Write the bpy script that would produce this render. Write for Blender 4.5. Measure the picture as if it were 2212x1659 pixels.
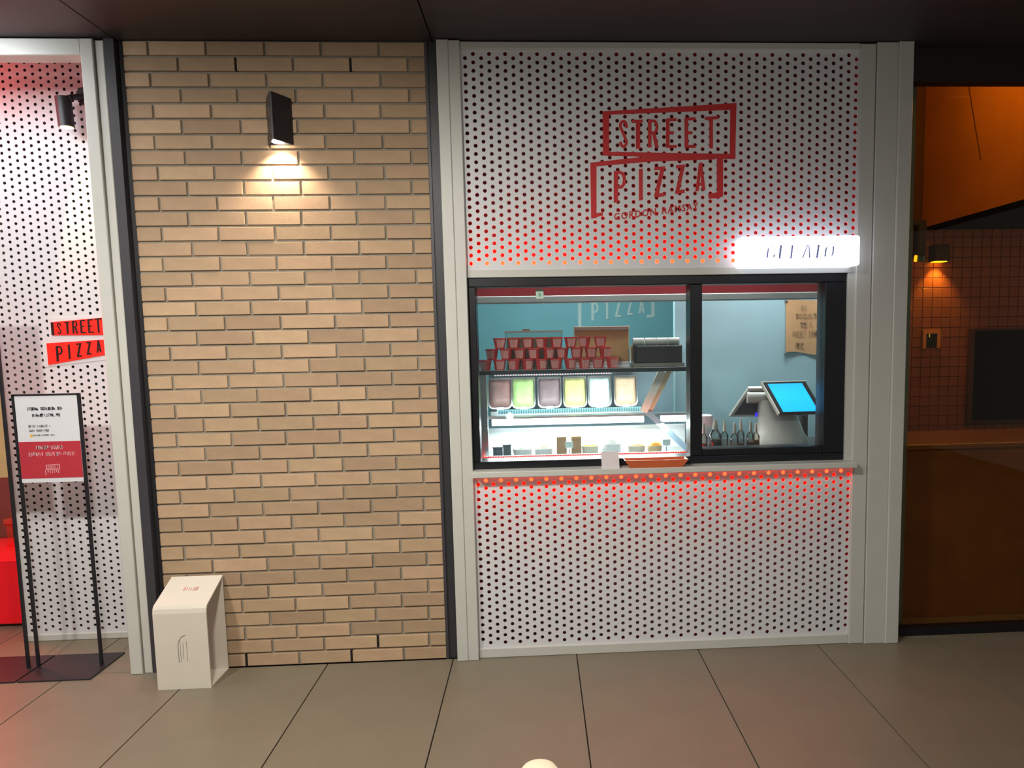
import bpy, bmesh, math, random
from mathutils import Vector, Matrix
random.seed(7)
for o in list(bpy.data.objects):
    bpy.data.objects.remove(o)
S = bpy.context.scene
COL = S.collection

# ------------------------------------------------------------------ camera
cam = bpy.data.cameras.new('camera')
cam_o = bpy.data.objects.new('camera', cam); COL.objects.link(cam_o)
F_PX, OX, OY = 1554.689, 139.594, 52.671
cam.sensor_fit = 'HORIZONTAL'; cam.sensor_width = 36.0
cam.lens = 36.0 * F_PX / 2212.0
cam.shift_x = -OX / 2212.0; cam.shift_y = OY / 2212.0
cam.clip_start = 0.05; cam.clip_end = 100
R_ = ((0.9983261388, 0.0531740583, 0.0227473096), (-0.0551451482, 0.9937313383, 0.0972473136), (-0.0174336801, -0.0983389389, 0.9950002613))
# columns of R_: right, forward, up
right = Vector((R_[0][0], R_[1][0], R_[2][0])); fwd = Vector((R_[0][1], R_[1][1], R_[2][1])); up = Vector((R_[0][2], R_[1][2], R_[2][2]))
mw = Matrix(((right.x, up.x, -fwd.x, 1.67706), (right.y, up.y, -fwd.y, -3.40348), (right.z, up.z, -fwd.z, 1.54947), (0, 0, 0, 1)))
cam_o.matrix_world = mw
S.camera = cam_o

# ------------------------------------------------------------------ world, exposure, lights
S.view_settings.view_transform = 'Standard'; S.view_settings.look = 'None'
S.view_settings.gamma = 1.0; S.view_settings.use_curve_mapping = False
S.view_settings.exposure = 0.0
S.cycles.max_bounces = 5; S.cycles.diffuse_bounces = 2; S.cycles.glossy_bounces = 2; S.cycles.transmission_bounces = 4; S.cycles.transparent_max_bounces = 8
S.cycles.caustics_reflective = False; S.cycles.caustics_refractive = False
w = bpy.data.worlds.new('mall_ambient'); S.world = w; w.use_nodes = True
bg = w.node_tree.nodes['Background']; bg.inputs[0].default_value = (0.30, 0.29, 0.275, 1); bg.inputs[1].default_value = 0.75

def light(name, kind, loc, energy, color, **k):
    l = bpy.data.lights.new(name, kind); l.energy = energy; l.color = color
    o = bpy.data.objects.new(name, l); COL.objects.link(o); o.location = loc
    if 'target' in k:
        o.rotation_euler = (Vector(k['target']) - Vector(loc)).to_track_quat('-Z', 'Y').to_euler()
    if kind == 'AREA':
        l.shape = 'RECTANGLE'; l.size = k.get('size', .5); l.size_y = k.get('size_y', k.get('size', .5)); l.spread = k.get('spread', math.pi)
    if kind == 'SPOT':
        l.spot_size = math.radians(k.get('cone', 90)); l.spot_blend = k.get('blend', .6); l.shadow_soft_size = k.get('rad', .05)
    if kind == 'POINT':
        l.shadow_soft_size = k.get('rad', .05)
    return o
WARM = (1.0, 0.95, 0.86); COOL = (0.92, 0.97, 1.0)
# ceiling downlights of the mall corridor, behind and above the camera
light('corridor_downlight', 'SPOT', (-0.5, -2.5, 2.86), 300, WARM, target=(-0.2, -0.6, 0), cone=125, blend=.9, rad=.12)
light('corridor_downlight', 'SPOT', (0.9, -2.4, 2.86), 310, WARM, target=(0.9, -0.6, 0), cone=125, blend=.9, rad=.12)
light('corridor_downlight', 'SPOT', (2.6, -3.0, 2.86), 80, WARM, target=(2.6, -0.6, 0), cone=125, blend=.9, rad=.12)
# the pizza shop entrance on the left: cool ceiling light, red neon further in
light('entrance_light', 'AREA', (-1.0, -0.25, 2.84), 16, (0.93, 0.96, 1.0), target=(-0.75, .42, .6), size=.9, size_y=.35)
light('red_neon_glow', 'AREA', (-1.45, .12, 2.86), 5, (1.0, .06, .07), target=(-.7, .42, 2.8), size=.2, size_y=.5)
light('red_neon_glow', 'AREA', (-1.9, .75, 1.3), 24, (1.0, .08, .06), target=(-.9, -.9, .8), size=.4, size_y=1.2)
# gelato kiosk interior
light('kiosk_ceiling_light', 'AREA', (1.9, 1.3, 2.52), 44, (1.0, .98, .94), target=(1.9, 1.31, 0), size=.9, size_y=.5)
light('kiosk_counter_light', 'AREA', (3.05, .62, 2.52), 22, (.92, .98, 1.0), target=(3.05, .63, 0), size=.5, size_y=.3)
light('kiosk_window_fill', 'AREA', (2.2, .20, 2.52), 30, (1.0, .97, .92), target=(2.2, .30, 1.3), size=1.6, size_y=.08)  # added fill in front of the beam, brightens beam and cups
# amber room on the right
light('amber_room_light', 'AREA', (4.10, .75, 3.45), 12, (1.0, .50, .02), target=(4.75, 1.2, 3.1), size=.4, size_y=.3)
light('amber_room_light', 'AREA', (5.5, 1.2, 2.30), 2.2, (1.0, .36, .06), target=(5.5, 2.0, 0), size=.8, size_y=.2)
light('amber_room_light', 'AREA', (4.8, .11, 2.68), 10, (1.0, .50, .08), target=(4.8, .40, 0), size=2.2, size_y=.05)  # added unseen strip behind the header, lights the counter front

# ------------------------------------------------------------------ materials
def lin(c):
    return tuple((x / 255 / 12.92) if x / 255 <= .04045 else ((x / 255 + .055) / 1.055) ** 2.4 for x in c)
MATS = {}
def mat(name, rgb, rough=.5, metal=0.0, emit=None, strength=0.0, noise=.06, scale=8.0, spec=.5, bump=0.0, random_amt=0.0, coat=0.0):
    if name in MATS: return MATS[name]
    m = bpy.data.materials.new(name); m.use_nodes = True; nt = m.node_tree; b = nt.nodes['Principled BSDF']
    c = lin(rgb)
    b.inputs['Roughness'].default_value = rough; b.inputs['Metallic'].default_value = metal
    b.inputs['Specular IOR Level'].default_value = spec; b.inputs['Coat Weight'].default_value = coat
    tc = nt.nodes.new('ShaderNodeTexCoord'); nz = nt.nodes.new('ShaderNodeTexNoise'); nz.inputs['Scale'].default_value = scale; nz.inputs['Detail'].default_value = 4
    nt.links.new(tc.outputs['Object'], nz.inputs['Vector'])
    rp = nt.nodes.new('ShaderNodeValToRGB')
    rp.color_ramp.elements[0].position = .3; rp.color_ramp.elements[1].position = .7
    rp.color_ramp.elements[0].color = (*[v * (1 - noise) for v in c], 1); rp.color_ramp.elements[1].color = (*[min(1, v * (1 + noise)) for v in c], 1)
    nt.links.new(nz.outputs['Fac'], rp.inputs['Fac'])
    out = rp.outputs['Color']
    if random_amt:
        oi = nt.nodes.new('ShaderNodeObjectInfo'); hv = nt.nodes.new('ShaderNodeHueSaturation')
        mp = nt.nodes.new('ShaderNodeMapRange'); mp.inputs['To Min'].default_value = 1 - random_amt; mp.inputs['To Max'].default_value = 1 + random_amt
        nt.links.new(oi.outputs['Random'], mp.inputs['Value']); nt.links.new(mp.outputs[0], hv.inputs['Value'])
        # hue drifts slightly from brick to brick
        mu = nt.nodes.new('ShaderNodeMath'); mu.operation = 'MULTIPLY'; mu.inputs[1].default_value = 7.31; nt.links.new(oi.outputs['Random'], mu.inputs[0])
        fr = nt.nodes.new('ShaderNodeMath'); fr.operation = 'FRACT'; nt.links.new(mu.outputs[0], fr.inputs[0])
        mh = nt.nodes.new('ShaderNodeMapRange'); mh.inputs['To Min'].default_value = .496; mh.inputs['To Max'].default_value = .504
        nt.links.new(fr.outputs[0], mh.inputs['Value']); nt.links.new(mh.outputs[0], hv.inputs['Hue'])
        nt.links.new(out, hv.inputs['Color']); out = hv.outputs['Color']
    nt.links.new(out, b.inputs['Base Color'])
    if bump:
        bp = nt.nodes.new('ShaderNodeBump'); bp.inputs['Strength'].default_value = bump; bp.inputs['Distance'].default_value = .004
        n2 = nt.nodes.new('ShaderNodeTexNoise'); n2.inputs['Scale'].default_value = scale * 12; n2.inputs['Detail'].default_value = 6
        nt.links.new(tc.outputs['Object'], n2.inputs['Vector']); nt.links.new(n2.outputs['Fac'], bp.inputs['Height']); nt.links.new(bp.outputs[0], b.inputs['Normal'])
    if emit is not None:
        b.inputs['Emission Color'].default_value = (*lin(emit), 1); b.inputs['Emission Strength'].default_value = strength
    MATS[name] = m; return m

def glass(name, tint=(1, 1, 1), refl=.07, rough=.0):
    if name in MATS: return MATS[name]
    m = bpy.data.materials.new(name); m.use_nodes = True; nt = m.node_tree; nt.nodes.remove(nt.nodes['Principled BSDF'])
    tr = nt.nodes.new('ShaderNodeBsdfTransparent'); tr.inputs[0].default_value = (*tint, 1)
    gl = nt.nodes.new('ShaderNodeBsdfGlossy'); gl.inputs['Roughness'].default_value = rough
    fz = nt.nodes.new('ShaderNodeFresnel'); fz.inputs[0].default_value = 1.45
    ml = nt.nodes.new('ShaderNodeMath'); ml.operation = 'MULTIPLY'; ml.inputs[1].default_value = refl / .04
    nt.links.new(fz.outputs[0], ml.inputs[0])
    mx = nt.nodes.new('ShaderNodeMixShader'); nt.links.new(ml.outputs[0], mx.inputs[0]); nt.links.new(tr.outputs[0], mx.inputs[1]); nt.links.new(gl.outputs[0], mx.inputs[2])
    nt.links.new(mx.outputs[0], nt.nodes['Material Output'].inputs['Surface'])
    MATS[name] = m; return m

def stripes(name, cols, axis, period, rough=.4, emit=0.0):
    """printed vertical stripes: colours cycling along one object axis"""
    m = bpy.data.materials.new(name); m.use_nodes = True; nt = m.node_tree; b = nt.nodes['Principled BSDF']; b.inputs['Roughness'].default_value = rough
    tc = nt.nodes.new('ShaderNodeTexCoord'); sp = nt.nodes.new('ShaderNodeSeparateXYZ'); nt.links.new(tc.outputs['Object'], sp.inputs[0])
    dv = nt.nodes.new('ShaderNodeMath'); dv.operation = 'DIVIDE'; dv.inputs[1].default_value = period; nt.links.new(sp.outputs[axis], dv.inputs[0])
    fr = nt.nodes.new('ShaderNodeMath'); fr.operation = 'FRACT'; nt.links.new(dv.outputs[0], fr.inputs[0])
    rp = nt.nodes.new('ShaderNodeValToRGB'); rp.color_ramp.interpolation = 'CONSTANT'
    el = rp.color_ramp.elements; el[0].color = (*lin(cols[0]), 1); el[1].position = 1 / len(cols); el[1].color = (*lin(cols[1]), 1)
    for i in range(2, len(cols)):
        e = el.new(i / len(cols)); e.color = (*lin(cols[i]), 1)
    nt.links.new(fr.outputs[0], rp.inputs[0]); nt.links.new(rp.outputs[0], b.inputs['Base Color'])
    MATS[name] = m; return m

M_WHITE = mat('white_metal', (205, 205, 198), .42, noise=.02)
M_WHITE2 = mat('white_perforated', (222, 223, 226), .45, noise=.02)
M_DARK = mat('charcoal_metal', (62, 60, 66), .45, noise=.05)
M_DARK2 = mat('black_metal', (30, 29, 32), .5, noise=.05)
M_BLACK = mat('window_black', (20, 20, 26), .35, noise=.05)
M_BRICK = mat('tan_brick', (182, 153, 123), .85, noise=.08, scale=14, bump=.25, random_amt=.17)
M_MORTAR = mat('grey_mortar', (150, 142, 128), .95, noise=.08, scale=30, bump=.3)
M_CEIL = mat('dark_ceiling', (58, 52, 54), .55, noise=.03)
M_FLOOR = mat('grey_brown_tile', (126, 117, 100), .42, noise=.05, scale=5, bump=.06, random_amt=.02)
M_GROUT = mat('dark_grout', (34, 28, 24), .9)
M_RED = mat('red_paint', (208, 22, 27), .5, noise=.03)
M_REDBAND = mat('red_beam', (168, 40, 50), .55, noise=.05)
M_TEAL = mat('teal_wall', (80, 140, 149), .7, noise=.05, scale=3)
M_LBLUE = mat('pale_blue_wall', (150, 190, 196), .7, noise=.04, scale=3)
M_CAV = mat('dark_cavity', (88, 86, 92), .8, noise=.05)
M_LED = mat('led_strip', (255, 90, 40), .5, emit=(255, 19, 5), strength=44)
M_STEEL = mat('brushed_steel', (200, 205, 205), .28, metal=.9, noise=.05)
M_GLASS = glass('window_glass', (.93, .97, .97), .055)
M_CLEAR = glass('clear_acrylic', (.95, .97, .96), .07)
M_KRAFT = mat('kraft_board', (186, 150, 104), .8, noise=.08, scale=20)
M_CREAM = mat('cream_sheet', (222, 214, 200), .55, noise=.02)
M_PAPER = mat('white_paper', (225, 226, 232), .7, noise=.02)
M_INK = mat('dark_ink', (70, 68, 76), .7)
M_INKP = mat('pale_ink', (150, 146, 148), .7)
M_PINK = mat('pink_ink', (236, 176, 184), .7)
M_SIGNRED = mat('poster_red', (190, 48, 62), .6, noise=.03)

# ------------------------------------------------------------------ mesh helpers
class MB:
    def __init__(s): s.v = []; s.f = []
    def add(s, vs, fs):
        n = len(s.v); s.v += [tuple(v) for v in vs]; s.f += [tuple(i + n for i in f) for f in fs]; return s
    def box(s, x0, x1, y0, y1, z0, z1):
        vs = [(x0, y0, z0), (x1, y0, z0), (x1, y1, z0), (x0, y1, z0), (x0, y0, z1), (x1, y0, z1), (x1, y1, z1), (x0, y1, z1)]
        return s.add(vs, [(0, 3, 2, 1), (4, 5, 6, 7), (0, 1, 5, 4), (1, 2, 6, 5), (2, 3, 7, 6), (3, 0, 4, 7)])
    def cbox(s, x0, x1, y0, y1, z0, z1, c):
        """box whose front edges (the y0 side) are chamfered by c"""
        def ring(y, d): return [(x0 + d, y, z0 + d), (x1 - d, y, z0 + d), (x1 - d, y, z1 - d), (x0 + d, y, z1 - d)]
        vs = ring(y0, c) + ring(y0 + c, 0) + ring(y1, 0)
        fs = [(0, 1, 2, 3), (11, 10, 9, 8)]
        for r in (0, 4):
            for i in range(4):
                j = (i + 1) % 4; fs.append((r + i, r + 4 + i, r + 4 + j, r + j))
        return s.add(vs, fs)
    def prism(s, poly, y0, y1):
        """polygon in XZ extruded along Y"""
        n = len(poly); a = sum(poly[i][0] * poly[(i + 1) % n][1] - poly[(i + 1) % n][0] * poly[i][1] for i in range(n))
        if a < 0: poly = poly[::-1]
        vs = [(p[0], y0, p[1]) for p in poly] + [(p[0], y1, p[1]) for p in poly]
        fs = [tuple(range(n)), tuple(range(2 * n - 1, n - 1, -1))] + [(i, i + n, (i + 1) % n + n, (i + 1) % n) for i in range(n)]
        return s.add(vs, fs)
    def plan(s, poly, z0, z1):
        n = len(poly)
        vs = [(p[0], p[1], z0) for p in poly] + [(p[0], p[1], z1) for p in poly]
        return s.add(vs, [tuple(range(n - 1, -1, -1)), tuple(range(n, 2 * n))] + [(i, (i + 1) % n, (i + 1) % n + n, i + n) for i in range(n)])
    def side(s, poly, x0, x1):
        """polygon in YZ extruded along X"""
        n = len(poly)
        vs = [(x0, p[0], p[1]) for p in poly] + [(x1, p[0], p[1]) for p in poly]
        return s.add(vs, [tuple(range(n - 1, -1, -1)), tuple(range(n, 2 * n))] + [(i, (i + 1) % n, (i + 1) % n + n, i + n) for i in range(n)])
    def tube(s, a, b, r, n=12, r2=None):
        a = Vector(a); b = Vector(b); d = (b - a).normalized(); r2 = r if r2 is None else r2
        u = d.orthogonal().normalized(); v = d.cross(u)
        vs = []
        for c, rr in ((a, r), (b, r2)):
            for i in range(n):
                t = 2 * math.pi * i / n; vs.append(c + u * (rr * math.cos(t)) + v * (rr * math.sin(t)))
        return s.add(vs, [tuple(range(n - 1, -1, -1)), tuple(range(n, 2 * n))] + [(i, (i + 1) % n, (i + 1) % n + n, i + n) for i in range(n)])
    def lathe(s, c, prof, n=20, closed=True):
        """profile of (radius, z) about a vertical axis at c"""
        vs = []; fs = []
        for r, z in prof:
            for i in range(n):
                t = 2 * math.pi * i / n; vs.append((c[0] + r * math.cos(t), c[1] + r * math.sin(t), c[2] + z))
        for k in range(len(prof) - 1):
            for i in range(n):
                j = (i + 1) % n; fs.append((k * n + i, k * n + j, (k + 1) * n + j, (k + 1) * n + i))
        if closed:
            fs.append(tuple(range(n - 1, -1, -1))); q = (len(prof) - 1) * n; fs.append(tuple(range(q, q + n)))
        return s.add(vs, fs)
    def bar(s, a, b, wx, wy):
        """rectangular bar from a to b"""
        a = Vector(a); b = Vector(b); d = (b - a).normalized(); ref = Vector((0, 1, 0)) if abs(d.y) < .9 else Vector((0, 0, 1))
        u = d.cross(ref).normalized() * wx / 2; v = d.cross(u).normalized() * wy / 2
        vs = [a + u + v, a - u + v, a - u - v, a + u - v, b + u + v, b - u + v, b - u - v, b + u - v]
        return s.add(vs, [(3, 2, 1, 0), (4, 5, 6, 7), (0, 1, 5, 4), (1, 2, 6, 5), (2, 3, 7, 6), (3, 0, 4, 7)])
    def rot(s, M):
        s.v = [tuple(M @ Vector(v)) for v in s.v]; return s
    def mesh(s, name, off=(0, 0, 0)):
        me = bpy.data.meshes.new(name)
        me.from_pydata([(v[0] - off[0], v[1] - off[1], v[2] - off[2]) for v in s.v], [], s.f)
        bm = bmesh.new(); bm.from_mesh(me); bmesh.ops.recalc_face_normals(bm, faces=bm.faces); bm.to_mesh(me); bm.free()
        return me

def wloc(p):
    l = Vector((0, 0, 0))
    while p: l = l + p.location; p = p.parent
    return l
def smooth(me, ang=40):
    for p in me.polygons: p.use_smooth = True
    try: me.set_sharp_from_angle(angle=math.radians(ang))
    except Exception: pass
def obj(name, mb, m, parent=None, sm=False, label=None, cat=None, group=None, kind=None):
    if parent is None:
        xs, ys, zs = zip(*mb.v); off = Vector(((min(xs) + max(xs)) / 2, (min(ys) + max(ys)) / 2, min(zs)))
    else:
        off = wloc(parent)
    me = mb.mesh(name, off); me.materials.append(m)
    if sm: smooth(me)
    o = bpy.data.objects.new(name, me); COL.objects.link(o)
    if parent is None: o.location = off
    else: o.parent = parent
    tag(o, label, cat, group, kind); return o
def tag(o, label=None, cat=None, group=None, kind=None):
    if label: o['label'] = label
    if cat: o['category'] = cat
    if group: o['group'] = group
    if kind: o['kind'] = kind
    return o
def thing(name, loc, label=None, cat=None, group=None, kind=None):
    o = bpy.data.objects.new(name, None); COL.objects.link(o); o.location = loc; o.empty_display_size = .05
    return tag(o, label, cat, group, kind)
def struct(name, mb, m, parent=None, sm=False):
    return obj(name, mb, m, parent, sm, kind='structure' if parent is None else None)
def B(*a): return MB().box(*a)

def perforated(x0, x1, z0, z1, yf, th, cols, pitch_x, pitch_z, hx0, hz_hi, r, rows_fn, skip=None, n=10):
    """sheet with staggered round holes; every column is a strip of cells with one hole each"""
    mb = MB(); holes = []
    def quad(a0, a1, b0, b1):
        if a1 - a0 > 1e-5 and b1 - b0 > 1e-5:
            mb.add([(a0, yf, b0), (a1, yf, b0), (a1, yf, b1), (a0, yf, b1)], [(0, 1, 2, 3)])
    first = hx0 - pitch_x / 2; last = hx0 + (cols - .5) * pitch_x
    quad(x0, first, z0, z1); quad(last, x1, z0, z1)
    for c in range(cols):
        cx = hx0 + c * pitch_x; a0, a1 = cx - pitch_x / 2, cx + pitch_x / 2
        top = hz_hi - (pitch_z / 2 if c % 2 == 0 else 0)
        zz = top; cells = []
        while zz - pitch_z / 2 > z0 + .002:
            cells.append(zz); zz -= pitch_z
        quad(a0, a1, cells[0] + pitch_z / 2, z1); quad(a0, a1, z0, cells[-1] - pitch_z / 2)
        for cz in cells:
            b0, b1 = cz - pitch_z / 2, cz + pitch_z / 2
            if skip and skip(cx, cz): quad(a0, a1, b0, b1); continue
            holes.append((cx, cz))
            ring = [(cx + r * math.cos(2 * math.pi * (i + .5) / n), cz + r * math.sin(2 * math.pi * (i + .5) / n)) for i in range(n)]
            base = len(mb.v)
            mb.v += [(a0, yf, b0), (a1, yf, b0), (a1, yf, b1), (a0, yf, b1)] + [(p[0], yf, p[1]) for p in ring] + [(p[0], yf + th, p[1]) for p in ring]
            corner_ang = [math.atan2(-1, -1) % (2 * math.pi), math.atan2(-1, 1) % (2 * math.pi), math.atan2(1, 1) % (2 * math.pi), math.atan2(1, -1) % (2 * math.pi)]
            # nearest corner of every ring vertex: 0 = lower left, 1 = lower right, 2 = upper right, 3 = upper left
            near = []
            for i in range(n):
                a = 2 * math.pi * (i + .5) / n
                near.append(min(range(4), key=lambda k: abs((a - corner_ang[k] + math.pi) % (2 * math.pi) - math.pi)))
            for i in range(n):
                j = (i + 1) % n
                if near[i] == near[j]: mb.f.append((base + near[i], base + 4 + j, base + 4 + i))
                else: mb.f.append((base + near[i], base + near[j], base + 4 + j, base + 4 + i))
                mb.f.append((base + 4 + i, base + 4 + j, base + 4 + n + j, base + 4 + n + i))
    return mb, holes

def text_mesh(txt, height, bold=0.0, xs=1.0, space=1.0, shear=0.0):
    cu = bpy.data.curves.new('t', 'FONT'); cu.body = txt; cu.size = height / .69; cu.offset = bold; cu.extrude = .0006; cu.space_character = space; cu.resolution_u = 2
    o = bpy.data.objects.new('t', cu); COL.objects.link(o)
    dg = bpy.context.evaluated_depsgraph_get(); me = bpy.data.meshes.new_from_object(o.evaluated_get(dg))
    mb = MB(); mb.v = [(v.co.x * xs, -v.co.z, v.co.y + shear * v.co.x * xs) for v in me.vertices]; mb.f = [tuple(p.vertices) for p in me.polygons]
    bpy.data.objects.remove(o); return mb
def place(mb, x, y, z):
    mb.v = [(a + x, b + y, c + z) for a, b, c in mb.v]; return mb
def marks(x0, x1, z, h, y, seed, th=.0008):
    """blurred line of small print: short upright ticks in word-sized clusters"""
    rd = random.Random(seed); mb = MB(); x = x0
    while x < x1:
        wlen = rd.uniform(2, 5); e = min(x1, x + wlen * h * .8)
        while x < e:
            ww = h * rd.uniform(.08, .2); hh = h * rd.uniform(.6, 1); zz = z + rd.uniform(0, h - hh)
            mb.box(x, x + ww, y - th, y, zz, zz + hh)
            if rd.random() < .5: mb.box(x, min(x + h * .5, x1), y - th, y, z + h * rd.choice((.1, .45, .8)), z + h * rd.choice((.1, .45, .8)) + h * .12)
            x += h * rd.uniform(.25, .45)
        x += h * .5
    return mb
# logo outlines on the panel, metres from the logo centre
LOGO = {"F1": [[[-0.298, 0.227], [0.324, 0.264], [0.324, 0.234], [-0.298, 0.211]], [[-0.301, 0.048], [0.321, 0.035], [0.319, 0.012], [-0.299, 0.03]], [[-0.298, 0.227], [-0.268, 0.228], [-0.271, 0.03], [-0.299, 0.03]], [[0.295, 0.262], [0.324, 0.264], [0.319, 0.012], [0.293, 0.014]]],
 "F2": [[[-0.358, -0.001], [-0.122, 0.023], [0.226, 0.031], [0.226, 0.011], [-0.084, 0.002], [-0.358, -0.02]], [[-0.358, -0.001], [-0.329, 0.001], [-0.333, -0.252], [-0.358, -0.253]], [[-0.336, -0.229], [-0.303, -0.225], [-0.303, -0.24], [-0.336, -0.248]], [[0.232, 0.022], [0.262, 0.023], [0.262, -0.157], [0.233, -0.168]], [[0.191, -0.147], [0.234, -0.138], [0.234, -0.165], [0.195, -0.167]]],
 "S": [[[-0.181, 0.154], [-0.183, 0.166], [-0.196, 0.164], [-0.194, 0.152]], [[-0.183, 0.164], [-0.185, 0.177], [-0.198, 0.175], [-0.196, 0.161]], [[-0.185, 0.177], [-0.193, 0.187], [-0.204, 0.179], [-0.196, 0.169]], [[-0.194, 0.187], [-0.205, 0.19], [-0.208, 0.177], [-0.197, 0.175]], [[-0.207, 0.189], [-0.217, 0.183], [-0.21, 0.172], [-0.2, 0.179]], [[-0.218, 0.182], [-0.223, 0.17], [-0.211, 0.165], [-0.206, 0.177]], [[-0.223, 0.171], [-0.223, 0.157], [-0.21, 0.157], [-0.21, 0.171]], [[-0.223, 0.157], [-0.218, 0.145], [-0.206, 0.15], [-0.211, 0.162]], [[-0.219, 0.148], [-0.198, 0.099], [-0.186, 0.104], [-0.207, 0.153]], [[-0.199, 0.102], [-0.195, 0.09], [-0.183, 0.094], [-0.187, 0.106]], [[-0.196, 0.095], [-0.197, 0.082], [-0.184, 0.081], [-0.183, 0.094]], [[-0.196, 0.087], [-0.202, 0.076], [-0.19, 0.07], [-0.184, 0.081]], [[-0.197, 0.081], [-0.207, 0.076], [-0.201, 0.065], [-0.191, 0.07]], [[-0.199, 0.077], [-0.209, 0.08], [-0.213, 0.067], [-0.203, 0.064]], [[-0.204, 0.076], [-0.211, 0.085], [-0.222, 0.078], [-0.214, 0.068]], [[-0.209, 0.08], [-0.211, 0.093], [-0.224, 0.091], [-0.222, 0.078]]],
 "T1": [[[-0.164, 0.189], [-0.112, 0.191], [-0.113, 0.178], [-0.164, 0.175]], [[-0.145, 0.186], [-0.125, 0.186], [-0.126, 0.06], [-0.146, 0.06]]],
 "R": [[[-0.089, 0.192], [-0.072, 0.192], [-0.073, 0.066], [-0.09, 0.066]], [[-0.082, 0.179], [-0.061, 0.179], [-0.061, 0.191], [-0.082, 0.191]], [[-0.067, 0.18], [-0.057, 0.176], [-0.052, 0.188], [-0.061, 0.191]], [[-0.062, 0.18], [-0.055, 0.17], [-0.044, 0.177], [-0.051, 0.187]], [[-0.057, 0.175], [-0.054, 0.161], [-0.041, 0.164], [-0.045, 0.178]], [[-0.054, 0.166], [-0.054, 0.151], [-0.041, 0.151], [-0.041, 0.166]], [[-0.054, 0.155], [-0.058, 0.141], [-0.045, 0.138], [-0.041, 0.152]], [[-0.055, 0.146], [-0.063, 0.136], [-0.052, 0.129], [-0.045, 0.139]], [[-0.057, 0.14], [-0.067, 0.136], [-0.062, 0.125], [-0.052, 0.129]], [[-0.061, 0.138], [-0.082, 0.138], [-0.082, 0.125], [-0.061, 0.125]], [[-0.071, 0.131], [-0.055, 0.131], [-0.039, 0.066], [-0.057, 0.066]]],
 "E1": [[[-0.005, 0.195], [0.012, 0.195], [0.011, 0.063], [-0.006, 0.064]], [[-0.005, 0.195], [0.045, 0.197], [0.045, 0.184], [-0.005, 0.182]], [[-0.005, 0.137], [0.031, 0.138], [0.031, 0.125], [-0.006, 0.124]], [[-0.006, 0.077], [0.045, 0.077], [0.045, 0.063], [-0.006, 0.064]]],
 "E2": [[[0.081, 0.199], [0.098, 0.199], [0.098, 0.063], [0.081, 0.063]], [[0.081, 0.199], [0.133, 0.201], [0.133, 0.188], [0.081, 0.185]], [[0.081, 0.137], [0.118, 0.138], [0.118, 0.125], [0.081, 0.123]], [[0.081, 0.077], [0.133, 0.077], [0.133, 0.063], [0.081, 0.063]]],
 "T2": [[[0.176, 0.202], [0.24, 0.206], [0.24, 0.192], [0.176, 0.188]], [[0.197, 0.199], [0.214, 0.199], [0.214, 0.06], [0.197, 0.061]]],
 "P": [[[-0.25, -0.04], [-0.23, -0.037], [-0.232, -0.181], [-0.252, -0.183]], [[-0.242, -0.053], [-0.217, -0.053], [-0.217, -0.039], [-0.242, -0.039]], [[-0.223, -0.052], [-0.212, -0.056], [-0.206, -0.043], [-0.218, -0.039]], [[-0.218, -0.052], [-0.21, -0.064], [-0.197, -0.056], [-0.206, -0.044]], [[-0.212, -0.059], [-0.208, -0.075], [-0.193, -0.072], [-0.198, -0.055]], [[-0.208, -0.07], [-0.209, -0.088], [-0.194, -0.088], [-0.194, -0.07]], [[-0.208, -0.083], [-0.212, -0.099], [-0.198, -0.103], [-0.193, -0.087]], [[-0.21, -0.094], [-0.219, -0.106], [-0.206, -0.114], [-0.198, -0.102]], [[-0.213, -0.101], [-0.224, -0.106], [-0.219, -0.119], [-0.207, -0.115]], [[-0.218, -0.105], [-0.242, -0.105], [-0.243, -0.119], [-0.218, -0.119]]],
 "I": [[[-0.133, -0.031], [-0.115, -0.029], [-0.116, -0.171], [-0.134, -0.174]]],
 "Z1": [[[-0.061, -0.023], [-0.011, -0.018], [-0.011, -0.033], [-0.061, -0.037]], [[-0.031, -0.024], [-0.011, -0.022], [-0.042, -0.149], [-0.062, -0.152]], [[-0.062, -0.143], [-0.013, -0.139], [-0.013, -0.155], [-0.062, -0.159]]],
 "Z2": [[[0.04, -0.015], [0.083, -0.011], [0.083, -0.025], [0.04, -0.029]], [[0.064, -0.017], [0.083, -0.015], [0.056, -0.133], [0.037, -0.135]], [[0.037, -0.129], [0.081, -0.124], [0.081, -0.14], [0.037, -0.145]]],
 "A": [[[0.148, -0.004], [0.163, -0.003], [0.147, -0.132], [0.131, -0.134]], [[0.151, -0.004], [0.163, -0.003], [0.179, -0.127], [0.163, -0.129]], [[0.144, -0.095], [0.167, -0.093], [0.169, -0.107], [0.143, -0.109]]]}

# ================================================================== STRUCTURE
H = 43 * .067
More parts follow.
